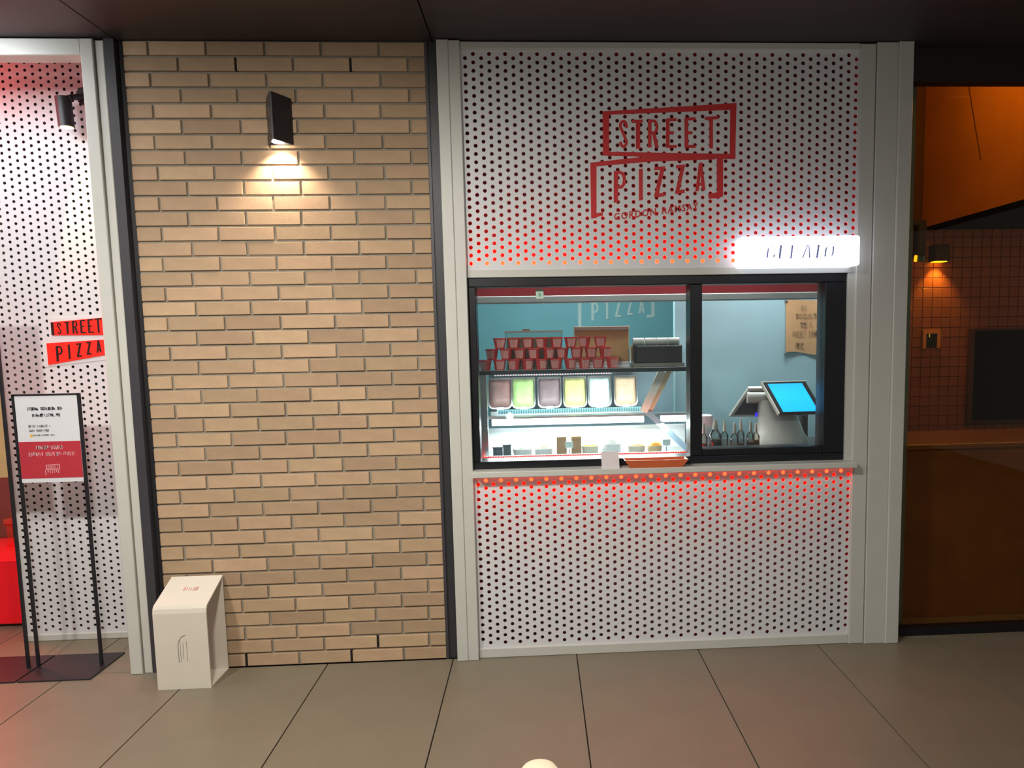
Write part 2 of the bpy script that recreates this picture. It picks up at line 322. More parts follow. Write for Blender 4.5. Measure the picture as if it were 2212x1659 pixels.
# floor: 600 x 1200 mm tiles on a dark grout bed
floor = struct('floor', B(-3.0, 7.0, -6.0, 3.2, -.06, -.006), M_GROUT)
tile_me = {}
def tile(x0, x1, y0, y1):
    k = (round(x1 - x0, 3), round(y1 - y0, 3))
    if k not in tile_me:
        g = .0025
        mb = MB(); wx, wy = k[0] / 2 - g, k[1] / 2 - g; c = .001
        vs = [(-wx, -wy, -.006), (wx, -wy, -.006), (wx, wy, -.006), (-wx, wy, -.006), (-wx, -wy, -c), (wx, -wy, -c), (wx, wy, -c), (-wx, wy, -c),
              (-wx + c, -wy + c, 0), (wx - c, -wy + c, 0), (wx - c, wy - c, 0), (-wx + c, wy - c, 0)]
        mb.add(vs, [(0, 1, 5, 4), (1, 2, 6, 5), (2, 3, 7, 6), (3, 0, 4, 7), (4, 5, 9, 8), (5, 6, 10, 9), (6, 7, 11, 10), (7, 4, 8, 11), (8, 9, 10, 11)])
        me = mb.mesh('tile'); me.materials.append(M_FLOOR); tile_me[k] = me
    o = bpy.data.objects.new('tile', tile_me[k]); COL.objects.link(o); o.parent = floor
    o.location = Vector(((x0 + x1) / 2, (y0 + y1) / 2, 0)) - floor.location
TX = [1.236 + .602 * k for k in range(-7, 10)]
for i in range(len(TX) - 1):
    for y0 in (-4.8, -3.6, -2.4, -1.2):
        tile(TX[i], TX[i + 1], y0, y0 + 1.2)
    if TX[i] < -.5 or TX[i] > 3.0:
        tile(TX[i], TX[i + 1], 0, 1.2); tile(TX[i], TX[i + 1], 1.2, 2.4)
# ceiling: dark metal panels
ceiling = struct('ceiling', B(-3.0, 7.0, -6.0, .06, 2.905, 2.95), mat('ceiling_void', (14, 13, 14), .9))
CX = [1.24 + 1.375 * k for k in range(-3, 1)] + [7.0]
for i in range(len(CX) - 1):
    obj('ceiling_panel', MB().box(CX[i] + .003, CX[i + 1] - .003, -6.0, .06, 2.881, 2.904), M_CEIL, ceiling)

# brick wall
wall = struct('wall_brick', B(-.108, 1.203, .009, .16, 0, H), M_MORTAR)
bm_cache = {}
def brick(x0, x1, z0, z1):
    k = round(x1 - x0, 3)
    if k not in bm_cache:
        me = MB().cbox(-k / 2, k / 2, 0, .012, -.0285, .0285, .0018).mesh('brick'); me.materials.append(M_BRICK); bm_cache[k] = me
    o = bpy.data.objects.new('brick', bm_cache[k]); COL.objects.link(o); o.parent = wall
    o.location = Vector(((x0 + x1) / 2, random.uniform(-.0025, .0015), (z0 + z1) / 2)) - wall.location
    o.rotation_euler = (0, random.uniform(-.002, .002), random.uniform(-.004, .004))
J = .0055
for k in range(43):
    zt = H - k * .067 - .005; zb = H - (k + 1) * .067 + .005
    js = [-.108 - J] + [(n * .25 + (.125 if k % 2 else 0)) for n in range(5)] + [1.203 + J]
    jit = [0] + [random.uniform(-.004, .004) for _ in range(5)] + [0]
    for a in range(6):
        brick(js[a] + jit[a] + J, js[a + 1] + jit[a + 1] - J, zb, zt)
for k, x in ((1, .375), (1, .875), (41, .875), (42, .25), (42, .75)):
    zc = H - (k + .5) * .067
    obj('weep_hole', MB().box(x - .0068, x + .0068, .001, .0095, zc - .029, zc + .029), mat('weep_black', (12, 11, 10), .9), wall)
# dark metal reveals either side of the bricks, black in the recess gap
struct('trim_1', MB().box(-.178, -.136, -.02, .10, 0, 2.88), M_DARK)
struct('trim_2', MB().box(-.136, -.109, .012, .10, 0, 2.88), M_DARK2)
struct('trim_3', MB().box(1.204, 1.216, -.004, .10, 0, 2.88), M_DARK)
struct('trim_4', MB().box(1.216, 1.259, .006, .10, 0, 2.88), mat('graphite_metal', (48, 50, 54), .45))

# pizza shop portal on the left
portal = thing('door_1', (-.245, 0, 0), kind='structure')
obj('door_post', MB().cbox(-.273, -.219, -.032, .06, 0.0, 2.876, .003), M_WHITE, portal)
obj('door_post', MB().cbox(-.214, -.178, -.022, .06, 0.0, 2.872, .003), M_WHITE, portal)
obj('shadow_gap', MB().box(-.2195, -.2135, -.01, .05, 0, 2.872), mat('gap_brown', (70, 62, 44), .9), portal)
obj('lintel', MB().cbox(-1.6, -.273, -.030, .06, 2.806, 2.876, .003), M_WHITE, portal)
# perforated wall inside the portal
wall_p = thing('wall_entrance', (-.6, .42, 0), kind='structure')
def skip_sign(x, z): return x > -.80 and (1.575 < z < 1.70 if x > -.79 else False) or (x > -.83 and 1.452 < z < 1.60 - 0)
mbp, _ = perforated(-1.045, -.06, .035, 3.05, .42, .003, 26, .036, .036, -1.02, 3.028, .0078, None, skip=skip_sign)
obj('perforated_panel', mbp, M_WHITE2, wall_p)
obj('backing', MB().box(-1.03, -.06, .50, .51, .03, 3.05), M_CAV, wall_p)
obj('bottom_rail', MB().cbox(-1.045, -.06, .412, .47, 0, .035, .003), M_WHITE, wall_p)
obj('panel_edge', MB().box(-1.058, -1.045, .415, .52, 0, 3.05), mat('tan_edge', (196, 160, 120), .6), wall_p)
# shop interior beyond, seen past the panel's edge
wall_in = struct('wall_shop', MB().box(-3.0, -.06, 2.6, 2.65, 0, 3.05), mat('shop_red_wall', (214, 96, 84), .6))
struct('wall_portal_return', MB().box(-.12, -.06, .10, .60, 0, 3.05), M_WHITE)

struct('ceiling_shop', MB().box(-3.0, -.06, .062, 2.65, 3.05, 3.09), mat('shop_ceiling', (200, 190, 186), .7))

# gelato kiosk facade
kf = thing('wall_kiosk', (2.3, 0, 0), kind='structure')
obj('post', MB().cbox(1.26, 1.312, -.034, .06, 0, 2.878, .003), M_WHITE, kf)
obj('post', MB().cbox(1.312, 1.362, -.030, .06, 0, 2.876, .002), M_WHITE, kf)
obj('post', MB().cbox(3.200, 3.274, -.016, .06, 0, 2.874, .003), M_WHITE, kf)
obj('post', MB().cbox(3.277, 3.378, -.024, .06, 0, 2.878, .002), M_WHITE, kf)
obj('post', MB().cbox(3.378, 3.446, -.034, .06, 0, 2.88, .004), M_WHITE, kf)
obj('top_rail', MB().cbox(1.362, 3.200, -.014, .06, 2.846, 2.877, .003), M_WHITE, kf)
obj('bottom_rail', MB().cbox(1.362, 3.200, -.010, .06, 0, .048, .003), M_WHITE, kf)
HOLE_R = .0092
mb_u, holes_u = perforated(1.362, 3.200, 1.866, 2.846, 0, .004, 51, .0361, .0365, 1.383, 2.828, HOLE_R, None)
obj('perforated_panel', mb_u, M_WHITE2, kf)
mb_l, holes_l = perforated(1.362, 3.200, .048, .892, 0, .004, 51, .0361, .0365, 1.383, .876, HOLE_R, None)
obj('perforated_panel', mb_l, M_WHITE2, kf)
obj('backing', MB().box(1.362, 3.2, .085, .10, 1.84, 2.87), M_CAV, kf)
obj('backing', MB().box(1.362, 3.2, .085, .10, .0, .90), M_CAV, kf)
obj('floor_baffle', MB().box(1.365, 3.197, .0045, .085, .0482, .0495), M_DARK2, kf)  # added black plate, keeps strip light out of the lowest holes
obj('top_baffle', MB().box(1.365, 3.197, .0045, .085, 2.8435, 2.8455), M_DARK2, kf)  # added black plate, hides the red-lit rail from the top holes
for x in (1.3622, 3.1970): obj('side_baffle', MB().box(x, x + .0028, .0045, .085, 1.845, 2.845), M_CAV, kf); obj('side_baffle', MB().box(x, x + .0028, .0045, .085, .05, .89), M_CAV, kf)  # added dark plates, keep strip light off the white posts
obj('cavity_lid', MB().box(1.362, 3.2, .05, .085, 1.835, 1.845), M_CAV, kf)
obj('light_strip', MB().box(1.385, 3.185, .026, .066, 1.8465, 1.911), M_LED, kf, label='glowing red-orange light strip behind the holes')
obj('light_strip', MB().box(1.385, 3.185, .026, .066, .861, .8935), M_LED, kf, label='glowing red-orange light strip behind the holes')
obj('window_head', MB().cbox(1.362, 3.200, -.006, .05, 1.832, 1.866, .002), M_WHITE, kf)
obj('ledge', MB().cbox(1.362, 3.200, -.075, .05, .902, .930, .003), M_WHITE, kf)
obj('reveal', MB().box(3.164, 3.200, -.006, .05, .93, 1.832), M_WHITE, kf)

# sliding window
win = thing('window_1', (2.26, .05, .937), kind='structure')
obj('frame_head', MB().cbox(1.364, 3.164, .004, .11, 1.790, 1.832, .003), M_BLACK, win)
obj('frame_sill', MB().cbox(1.364, 3.164, .004, .11, .930, .966, .003), M_BLACK, win)
obj('frame_jamb', MB().cbox(1.364, 1.397, .004, .11, .966, 1.790, .003), M_BLACK, win)
obj('frame_jamb', MB().cbox(3.062, 3.164, .004, .11, .966, 1.790, .003), M_BLACK, win)
obj('mullion', MB().cbox(2.408, 2.466, .010, .11, .966, 1.790, .003), M_BLACK, win)
obj('sash_rail', MB().cbox(2.466, 3.062, .012, .11, .966, .998, .002), M_BLACK, win)
obj('glass_pane', MB().box(1.397, 2.408, .060, .064, .966, 1.790), M_GLASS, win)
obj('glass_pane', MB().box(2.466, 3.062, .040, .044, .998, 1.790), M_GLASS, win)

# kiosk interior shell
struct('wall_kiosk_back', MB().box(1.05, 3.504, 2.40, 2.45, 0, 2.6), M_TEAL)
struct('wall_kiosk_left', MB().box(1.16, 1.20, .17, 2.40, 0, 2.6), M_TEAL)
struct('wall_kiosk_partition', MB().box(2.545, 3.505, 1.10, 1.16, 0, 2.6), M_LBLUE)
struct('wall_kiosk_right', MB().box(3.505, 3.545, .125, 2.40, 0, 3.70), mat('party_wall', (120, 150, 154), .7))
struct('floor_kiosk', MB().box(1.2, 3.505, .11, 2.40, .001, .012), mat('kiosk_floor', (120, 120, 118), .6))
struct('ceiling_kiosk', MB().box(1.05, 3.504, .10, 2.45, 2.6, 2.65), mat('kiosk_ceiling', (225, 225, 222), .7))
obj('ceiling_beam', MB().box(1.20, 3.505, .32, .42, 1.765, 2.6), M_REDBAND, label='red beam across the top of the kiosk window, above the cups', cat='beam')
obj('blind_rail', MB().cbox(1.20, 3.505, .316, .395, 1.728, 1.764, .004), mat('grey_rail', (178, 186, 184), .5), label='grey rail under the red beam inside the window', cat='rail')

# amber shop on the right
am = thing('window_2', (4.7, .06, 0), kind='structure')
obj('header', MB().box(3.448, 6.9, .045, .12, 2.728, 2.88), mat('brown_black', (34, 22, 18), .6), am)
obj('bottom_rail', MB().box(3.448, 6.9, .045, .10, 0, .04), M_BLACK, am)
obj('glass_pane', MB().box(3.448, 6.9, .07, .078, .04, 2.728), glass('amber_glass', (.86, .78, .66), .018), am)
M_TILE = mat('brown_tile', (140, 88, 62), .45, noise=.08, random_amt=.06)
wall_t = struct('wall_amber', MB().box(3.545, 6.9, 2.206, 2.26, 0, 3.70), mat('tile_grout', (92, 62, 46), .9))
tm = MB().cbox(-.037, .037, 0, .006, -.037, .037, .0015).mesh('wall_tile'); tm.materials.append(M_TILE)
rest = MB()
for i in range(-14, 28):
    for j in range(30):
        x = 4.70 + i * .0785; z = .045 + j * .0785
        if not (3.545 < x - .037 and x + .037 < 6.9): continue
        if 0 <= i <= 12 and 8 <= j <= 29:
            o = bpy.data.objects.new('wall_tile', tm); COL.objects.link(o); o.parent = wall_t; o.location = Vector((x, 2.2, z)) - wall_t.location
        else: rest.cbox(x - .037, x + .037, 2.2, 2.206, z - .037, z + .037, .0015)
obj('wall_tile_field', rest, M_TILE, wall_t, kind='stuff')
struct('wall_amber_front', MB().box(3.448, 6.9, .062, .12, 2.905, 3.70), mat('amber_ceiling', (110, 80, 56), .7))
struct('ceiling_amber', MB().box(3.545, 6.9, .12, 2.206, 3.70, 3.74), mat('amber_ceiling', (110, 80, 56), .7))
bk = thing('ceiling_bulkhead', (5.8, 1.1, 2.34), kind='structure')
obj('bulkhead_side', MB().box(4.71, 4.73, .14, 2.19, 2.352, 3.70), mat('bulkhead_face', (190, 120, 60), .6, noise=.12, scale=2), bk)
obj('seam', MB().side([(1.452, 2.70), (1.462, 2.70), (1.722, 3.52), (1.712, 3.52)], 4.708, 4.7099), mat('seam_dark', (90, 50, 20), .8), bk)
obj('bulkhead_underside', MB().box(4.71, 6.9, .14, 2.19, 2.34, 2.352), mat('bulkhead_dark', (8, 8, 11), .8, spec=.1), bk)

# ================================================================== THINGS
# --- red logo painted on the upper panel
def build_logo(root, ox, oz, yf, sc, m, th, keys=None, smalltext=True):
    names = {'F1': 'upper_frame', 'F2': 'lower_frame'}
    for k, polys in LOGO.items():
        if keys and k not in keys: continue
        mb = MB()
        for i, p in enumerate(polys):
            mb.prism([(ox + a * sc, oz + b * sc) for a, b in p], yf - th * (.6 if k == 'F2' else 1) * (1 - .02 * i), yf)
        o = obj(names.get(k, 'letter'), mb, m, root)
    if smalltext:
        for t, x, z, h in (('GORDON', -.252, -.262, .031), ('RAMSAY', -.028, -.235, .030)):
            mb = text_mesh(t, h * sc, .0008 * sc, .86 if t == 'GORDON' else .90, 1.25, .115)
            place(mb, ox + x * sc, yf - .001, oz + z * sc)
            o = obj('tagline_word', mb, m, root)
logo = thing('painted_logo', (2.3, -.001, 2.09), 'red two-line lettering logo with bracket frames painted on the perforated panel above the window', 'logo')
build_logo(logo, 2.3, 2.35, -.0002, 1.0, M_RED, .0012)
logo2 = thing('wall_logo', (2.32, 2.4, 1.6), 'pale grey bracketed lettering painted on the teal wall inside the kiosk', 'logo')
build_logo(logo2, 2.37, 1.862, 2.399, 1.0, mat('wall_white', (142, 168, 165), .7), .002, ('F2', 'P', 'I', 'Z1', 'Z2', 'A'), False)

# --- glowing GELATO box sign
gl = thing('lightbox_sign', (2.9, -.02, 1.857), 'glowing white box sign reading GELATO above the right of the window', 'sign')
M_LB = mat('lightbox', (250, 250, 255), .4, emit=(232, 238, 255), strength=2.0)
def rbox(x0, x1, y0, y1, z0, z1, r, n=5):
    poly = []
    for cx, cz, a0 in ((x1 - r, z1 - r, 0), (x0 + r, z1 - r, 90), (x0 + r, z0 + r, 180), (x1 - r, z0 + r, 270)):
        for i in range(n): t = math.radians(a0 + 90 * i / (n - 1)); poly.append((cx + r * math.cos(t), cz + r * math.sin(t)))
    return MB().prism(poly, y0, y1)
obj('lamp_body', rbox(2.620, 3.176, -.10, -.0045, 1.857, 1.994, .012), M_LB, gl)
for x in (2.70, 3.07): obj('bracket', MB().box(x, x + .03, -.006, 0.0, 1.88, 1.97), M_WHITE, gl)
M_LIL = mat('lilac_print', (110, 114, 176), .6, emit=(150, 156, 214), strength=.3)
def gw(x, y): return (2.620 + (x - 200) / 1300 * .556, 1.857 + (490 - y + (x - 200) * -.024) / 330 * .137)
GEL = [[[(478, 385), (488, 300), (508, 258), (500, 310), (492, 388)], [(550, 388), (556, 348), (570, 348), (566, 372)], [(500, 386), (552, 384), (552, 388), (500, 390)], [(506, 258), (556, 262), (556, 266), (506, 262)]],
       [[(610, 392), (624, 248), (646, 247), (630, 391)], [(630, 391), (690, 388), (690, 385), (630, 388)], [(646, 250), (690, 248), (690, 251), (646, 253)], [(634, 318), (675, 316), (675, 319), (634, 321)]],
       [[(736, 389), (752, 246), (770, 245), (753, 388)], [(753, 388), (820, 384), (820, 381), (753, 385)]],
       [[(866, 384), (922, 240), (930, 240), (878, 384)], [(938, 240), (945, 240), (957, 380), (943, 382)], [(892, 330), (945, 328), (945, 331), (892, 333)]],
       [[(1020, 381), (1038, 237), (1058, 236), (1040, 380)], [(1000, 240), (1095, 236), (1095, 239), (1000, 243)]],
       [[(1112, 360), (1118, 290), (1144, 241), (1132, 310), (1128, 368)], [(1186, 372), (1200, 310), (1202, 242), (1219, 262), (1212, 330)], [(1128, 366), (1188, 370), (1188, 373), (1128, 370)], [(1143, 241), (1203, 240), (1203, 243), (1143, 244)]]]
for g in GEL:
    mb = MB()
    for q_, p in enumerate(g): mb.prism([gw(*q) for q in p], -.1012 + q_ * .00003, -.1002)
    obj('letter', mb, M_LIL, gl)

# --- wall lamp on the bricks: a V-plan fin with the light underneath
lx, lz0, lz1 = .551, 2.432, 2.632
lamp = thing('wall_lamp', (lx, 0, lz0), 'black wedge-shaped wall lamp shining down on the brick wall', 'wall lamp')
M_LAMP = mat('lamp_black', (38, 36, 44), .38)
tri_o = [(lx - .056, -.003), (lx - .004, -.105), (lx + .004, -.105), (lx + .056, -.003)]
tri_i = [(lx - .050, -.006), (lx - .002, -.098), (lx + .002, -.098), (lx + .050, -.006)]
mb = MB(); vs = [(x, y, z) for z in (lz0, lz1) for x, y in tri_o] + [(x, y, z) for z in (lz0, lz0 + .03) for x, y in tri_i]
mb.add(vs, [(4, 5, 6, 7)] + [(i, (i + 1) % 4, (i + 1) % 4 + 4, i + 4) for i in range(4)] + [(i, i + 8, (i + 1) % 4 + 8, (i + 1) % 4) for i in range(4)] + [(8 + i, 12 + i, 12 + (i + 1) % 4, 8 + (i + 1) % 4) for i in range(4)] + [(12, 15, 14, 13)])
obj('housing', mb, M_LAMP, lamp)
obj('lens', MB().tube((lx, -.042, lz0 + .012), (lx, -.042, lz0 + .001), .026, 20), mat('lamp_lens', (255, 244, 230), .4, emit=(255, 236, 214), strength=25), lamp)
obj('back_plate', MB().box(lx - .03, lx + .03, -.004, .0, lz0 + .03, lz1 - .03), M_DARK2, lamp)
light('wall_lamp_bulb', 'SPOT', (lx, -.055, lz0 - .003), 24, (1.0, .83, .64), target=(lx, .005, lz0 - .40), cone=116, blend=.7, rad=.02)

# --- bent sheet floor stand by the bricks
bx = thing('floor_marker', (.04, -.1, 0), 'cream bent-sheet floor marker with sloping top standing by the brick wall', 'floor sign')
t_ = .006
prof = [(-.200, 0), (-.200, .352), (-.196, .372), (-.188, .385), (-.012, .462), (-.012, 0)]
inn = [(-.194, .006), (-.194, .350), (-.190, .367), (-.183, .379), (-.018, .452), (-.018, .006)]
xA, xB = -.062, .172
mb = MB(); n = len(prof)
vs = [(x, y, z) for x in (xA, xB) for (y, z) in prof + inn]
fs = []
for i in range(n):
    j = (i + 1) % n
    fs.append((i, j, 2 * n + j, 2 * n + i)); fs.append((n + i, 3 * n + i, 3 * n + j, n + j))
    fs.append((i, n + i, n + j, j)); fs.append((2 * n + i, 2 * n + j, 3 * n + j, 3 * n + i))
mb.add(vs, fs); obj('bent_sheet', mb, M_CREAM, bx)
def on_front(pts): return [(xA + u * (xB - xA), z) for u, z in pts]
gm = MB()
for x0, z0, x1, z1 in ((.050, .075, .053, .155), (.060, .075, .062, .18), (.072, .09, .074, .165), (.088, .08, .090, .172)):
    gm.box(x0 - .012, x1 - .012, -.2006, -.2, z0 + .05, z1 + .05)
for i in range(8):
    a0 = math.radians(180 - i * 11); a1 = math.radians(180 - (i + 1) * 11)
    gm.prism([(.076 + .038 * math.cos(a0), .200 + .052 * math.sin(a0)), (.076 + .038 * math.cos(a1), .200 + .052 * math.sin(a1)), (.076 + .035 * math.cos(a1), .200 + .048 * math.sin(a1)), (.076 + .035 * math.cos(a0), .200 + .048 * math.sin(a0))], -.2006, -.2)
obj('printed_emblem', gm, mat('marker_grey', (140, 134, 124), .7), bx)
tmk = marks(.03, .09, 0, .026, 0, 5); Mt = Matrix.Translation((0, -.105, .4228)) @ Matrix.Rotation(math.radians(-66.3), 4, 'X')
tmk.rot(Mt); obj('printed_lettering', tmk, mat('marker_red', (222, 150, 138), .7), bx)

# --- sign stands at the entrance
M_STAND = mat('stand_black', (32, 30, 36), .45)
def stand(xl, xr, zb, zt, label, x0b, x1b, board_m):
    s = thing('sign_stand', ((xl + xr) / 2, .08, 0), label, 'sign stand')
    obj('base_plate', MB().cbox(x0b, x1b, -.070, .215, 0, .007, .002), M_STAND, s)
    for x in (xl, xr): obj('post', MB().box(x - .006, x + .006, .074, .086, .007, zt + .008), M_STAND, s)
    bd = obj('board', MB().box(xl + .007, xr - .007, .076, .084, zb, zt), board_m, s)
    obj('crossbar', MB().box(xl, xr, .074, .086, zt, zt + .008), M_STAND, s)
    return s, bd
s1, bd1 = stand(-.765, -.470, .912, 1.322, 'black sign stand holding a white and red notice in front of the perforated wall', -.765, -.435, M_PAPER)
obj('red_field', MB().box(-.757, -.478, .0748, .076, .932, 1.106), M_SIGNRED, bd1)
obj('print_line', marks(-.705, -.545, 1.252, .018, .0755, 11), M_INK, bd1)
obj('print_line', marks(-.685, -.560, 1.222, .017, .0755, 12), M_INK, bd1)
obj('print_line', marks(-.705, -.610, 1.172, .014, .0755, 13), M_INKP, bd1)
obj('print_line', marks(-.705, -.612, 1.152, .013, .0755, 14), M_INKP, bd1)
obj('print_line', marks(-.690, -.590, 1.132, .009, .0755, 15), M_INKP, bd1)
obj('print_spot', MB().box(-.703, -.692, .0750, .0755, 1.128, 1.141), mat('yellow_ink', (240, 190, 80), .7), bd1)
obj('print_line', marks(-.680, -.550, 1.068, .020, .0746, 16), M_PINK, bd1)
obj('print_line', marks(-.715, -.510, 1.036, .021, .0746, 17), M_PINK, bd1)
em = MB()
for k, polys in LOGO.items():
    for q_, p in enumerate(polys): em.prism([(-.612 + a * .10, .972 + b * .10) for a, b in p], .0742 + q_ * .00002 + (.0002 if k == 'F2' else 0), .0748)
obj('print_emblem', em, M_PINK, bd1)
s2, bd2 = stand(-1.115, -.812, .940, 1.78, 'black sign stand with a kraft board at the left edge', -1.12, -.775, M_KRAFT)

# --- red illuminated lettering set in the entrance wall
es = thing('illuminated_sign', (-.66, .41, 1.45), 'red and black two-line illuminated sign set in the perforated entrance wall', 'sign')
obj('white_surround', MB().prism([(-.798, 1.600), (-.798, 1.692), (-.40, 1.705), (-.40, 1.580), (-.40, 1.49), (-.835, 1.445), (-.835, 1.572)], .4172, .4199), M_WHITE2, es)
M_ACR = mat('red_acrylic', (224, 40, 32), .35, emit=(236, 34, 26), strength=.5)
obj('letter_panel', MB().prism([(-.782, 1.606), (-.782, 1.672), (-.40, 1.700), (-.40, 1.602)], .413, .4172), M_ACR, es)
obj('letter_panel', MB().prism([(-.812, 1.456), (-.812, 1.566), (-.40, 1.586), (-.40, 1.522)], .413, .4172), M_ACR, es)
M_BLK = mat('black_letters', (34, 14, 14), .5)
obj('black_bar', MB().box(-.782, -.768, .4118, .413, 1.607, 1.671), M_BLK, es)
def word(keys, x0, x1, zc0, zc1, h0, h1):
    """letters of the logo table re-set on a rising line, heights h0..h1"""
    n = len(keys)
    for i, k in enumerate(keys):
        ps = LOGO[k]; X = [a for p in ps for a, b in p]; Z = [b for p in ps for a, b in p]
        t = i / (n - 1); cx = x0 + (x1 - x0) * t; cz = zc0 + (zc1 - zc0) * t; h = h0 + (h1 - h0) * t; s = h / (max(Z) - min(Z)); mx = (min(X) + max(X)) / 2; mz = (min(Z) + max(Z)) / 2
        mb = MB()
        for q_, p in enumerate(ps): mb.prism([(cx + (a - mx) * s * 1.05, cz + (b - mz) * s) for a, b in p], .4118 + q_ * .00003, .413)
        obj('letter', mb, M_BLK, es)
word(['S', 'T1', 'R', 'E1', 'E2', 'T2'], -.742, -.548, 1.640, 1.652, .058, .074)
word(['P', 'I', 'Z1', 'Z2', 'A'], -.752, -.556, 1.512, 1.545, .080, .064)

# --- adjustable spotlight on the entrance wall
sp = thing('spotlight', (-.52, .42, 2.76), 'black adjustable spotlight mounted on the perforated entrance wall', 'spotlight')
obj('base', MB().tube((-.508, .4195, 2.768), (-.508, .385, 2.768), .043, 24), M_STAND, sp, True)
obj('arm', MB().tube((-.508, .39, 2.768), (-.545, .34, 2.748), .014, 12).tube((-.545, .34, 2.748), (-.575, .33, 2.735), .014, 12), M_STAND, sp, True)
obj('head', MB().tube((-.579, .33, 2.745), (-.573, .33, 2.605), .034, 24), M_STAND, sp, True)
obj('lens', MB().tube((-.573, .33, 2.6049), (-.573, .33, 2.603), .028, 20), mat('spot_lens', (255, 230, 190), .4, emit=(255, 214, 150), strength=4), sp)
light('spotlight_bulb', 'SPOT', (-.572, .33, 2.598), 24, (1.0, .68, .30), target=(-.49, .42, 1.9), cone=44, blend=.3, rad=.01)

# --- shop furniture left of the entrance panel
rb = thing('display_plinth', (-1.6, .9, 0), 'glossy bright red plinth at the left edge of the picture', 'plinth')
obj('body', MB().cbox(-2.1, -1.19, .62, 1.1, 0.02, .385, .006), mat('gloss_red', (232, 12, 34), .15, coat=.6, emit=(255, 0, 20), strength=.12), rb)  # body given a faint red glow of its own
obj('kick', MB().box(-2.08, -1.21, .66, 1.08, 0, .02), M_DARK2, rb)
ch = thing('shop_chair', (-1.42, 1.35, 0), 'red slatted chair half hidden behind the sign stand at the left edge', 'chair')
M_CH = mat('chair_red', (200, 70, 50), .5)
for x in (-1.62, -1.24):
    for y in (1.18, 1.56): obj('leg', MB().box(x - .018, x + .018, y - .018, y + .018, 0, .45 if y < 1.3 else .9), M_CH, ch)
obj('seat', MB().cbox(-1.65, -1.21, 1.15, 1.59, .45, .49, .008), M_CH, ch)
for z in (.58, .70, .82): obj('back_slat', MB().box(-1.602, -1.258, 1.55, 1.575, z, z + .06), M_CH, ch)

# --- things on the ledge
cd = thing('card_holder', (2.01, -.045, .930), 'small white card standing on the window ledge', 'card')
obj('card', MB().side([(-.062, .931), (-.060, .931), (-.028, 1.006), (-.030, 1.006)], 1.970, 2.054), mat('card_white', (214, 206, 206), .6), cd)
obj('back_leg', MB().side([(-.004, .931), (-.002, .931), (-.027, 1.003), (-.029, 1.003)], 1.990, 2.034), M_PAPER, cd)
obj('foot', MB().box(1.970, 2.054, -.062, -.002, .930, .9312), M_PAPER, cd)
tr = thing('serving_tray', (2.22, -.03, .930), 'shallow orange tray on the window ledge beside the white card', 'tray')
M_TR = mat('orange_tray', (214, 108, 66), .4)
x0, x1, y0, y1 = 2.105, 2.352, -.072, -.002; zb = .9302; zt = .968; fl = .028
vs = [(x0, y0, zb), (x1, y0, zb), (x1, y1, zb), (x0, y1, zb), (x0 - fl, y0 - .012, zt), (x1 + fl, y0 - .012, zt), (x1 + fl, y1 + .002, zt), (x0 - fl, y1 + .002, zt)]
vi = [(x0 + .004, y0 + .004, zb + .004), (x1 - .004, y0 + .004, zb + .004), (x1 - .004, y1 - .004, zb + .004), (x0 + .004, y1 - .004, zb + .004), (x0 - fl + .004, y0 - .008, zt), (x1 + fl - .004, y0 - .008, zt), (x1 + fl - .004, y1 - .002, zt), (x0 - fl + .004, y1 - .002, zt)]
obj('pan', MB().add(vs + vi, [(3, 2, 1, 0)] + [(i, (i + 1) % 4, (i + 1) % 4 + 4, i + 4) for i in range(4)] + [(4 + i, 4 + (i + 1) % 4, 12 + (i + 1) % 4, 12 + i) for i in range(4)] + [(12 + i, 12 + (i + 1) % 4, 8 + (i + 1) % 4, 8 + i) for i in range(4)] + [(8, 9, 10, 11)]), M_TR, tr)

# --- gelato display case
gc = thing('gelato_case', (1.95, .55, 0), 'steel and glass gelato display case behind the left window pane', 'display case')
M_DECK = mat('case_white', (232, 236, 236), .5)
obj('cabinet', MB().cbox(1.385, 2.50, .20, .95, .012, .905, .006), M_DECK, gc)
obj('deck', MB().box(1.385, 2.50, .20, .95, .905, .9294), M_STEEL, gc)
obj('front_grille', MB().box(1.40, 2.49, .185, .20, .905, .962), stripes('comb_stripes', ((240, 246, 246), (120, 150, 158)), 0, .0125), gc)
obj('top_shelf', MB().cbox(1.375, 2.50, .24, .82, 1.372, 1.386, .004), M_CLEAR, gc)
obj('top_edge', MB().cbox(1.375, 2.50, .232, .24, 1.368, 1.390, .001), mat('edge_dark', (40, 50, 56), .4), gc)
obj('back_panel', MB().box(1.385, 2.50, .93, .95, .93, 1.37), mat('case_back', (120, 150, 160), .5), gc)
obj('glare_liner', MB().box(1.39, 2.495, .56, .575, .9294, 1.055), M_DECK, gc)  # added white wall, stands in for glare over the lower deck
obj('end_post', MB().box(1.378, 1.418, .26, .30, .93, 1.368), M_STEEL, gc)
obj('end_post', MB().bar((2.245, .44, 1.145), (2.335, .36, 1.368), .040, .02), mat('pale_steel', (226, 230, 226), .45, metal=.1), gc)
obj('end_post', MB().bar((2.278, .46, 1.145), (2.372, .38, 1.368), .032, .02), mat('warm_steel', (220, 206, 176), .45, metal=.1), gc)
obj('end_strut', MB().bar((2.262, .46, 1.145), (2.475, .30, .935), .030, .02), mat('blue_steel', (140, 166, 188), .45, metal=.1), gc)
obj('price_rail', MB().box(1.432, 2.10, .70, .705, 1.338, 1.366), stripes('rail_stripes', ((250, 250, 250), (226, 140, 156), (250, 250, 250), (120, 168, 178)), 0, .0295), gc)
obj('vent_comb', MB().box(1.45, 2.27, .62, .63, 1.128, 1.152), stripes('vent_stripes', ((150, 206, 212), (96, 140, 152)), 0, .0135), gc)
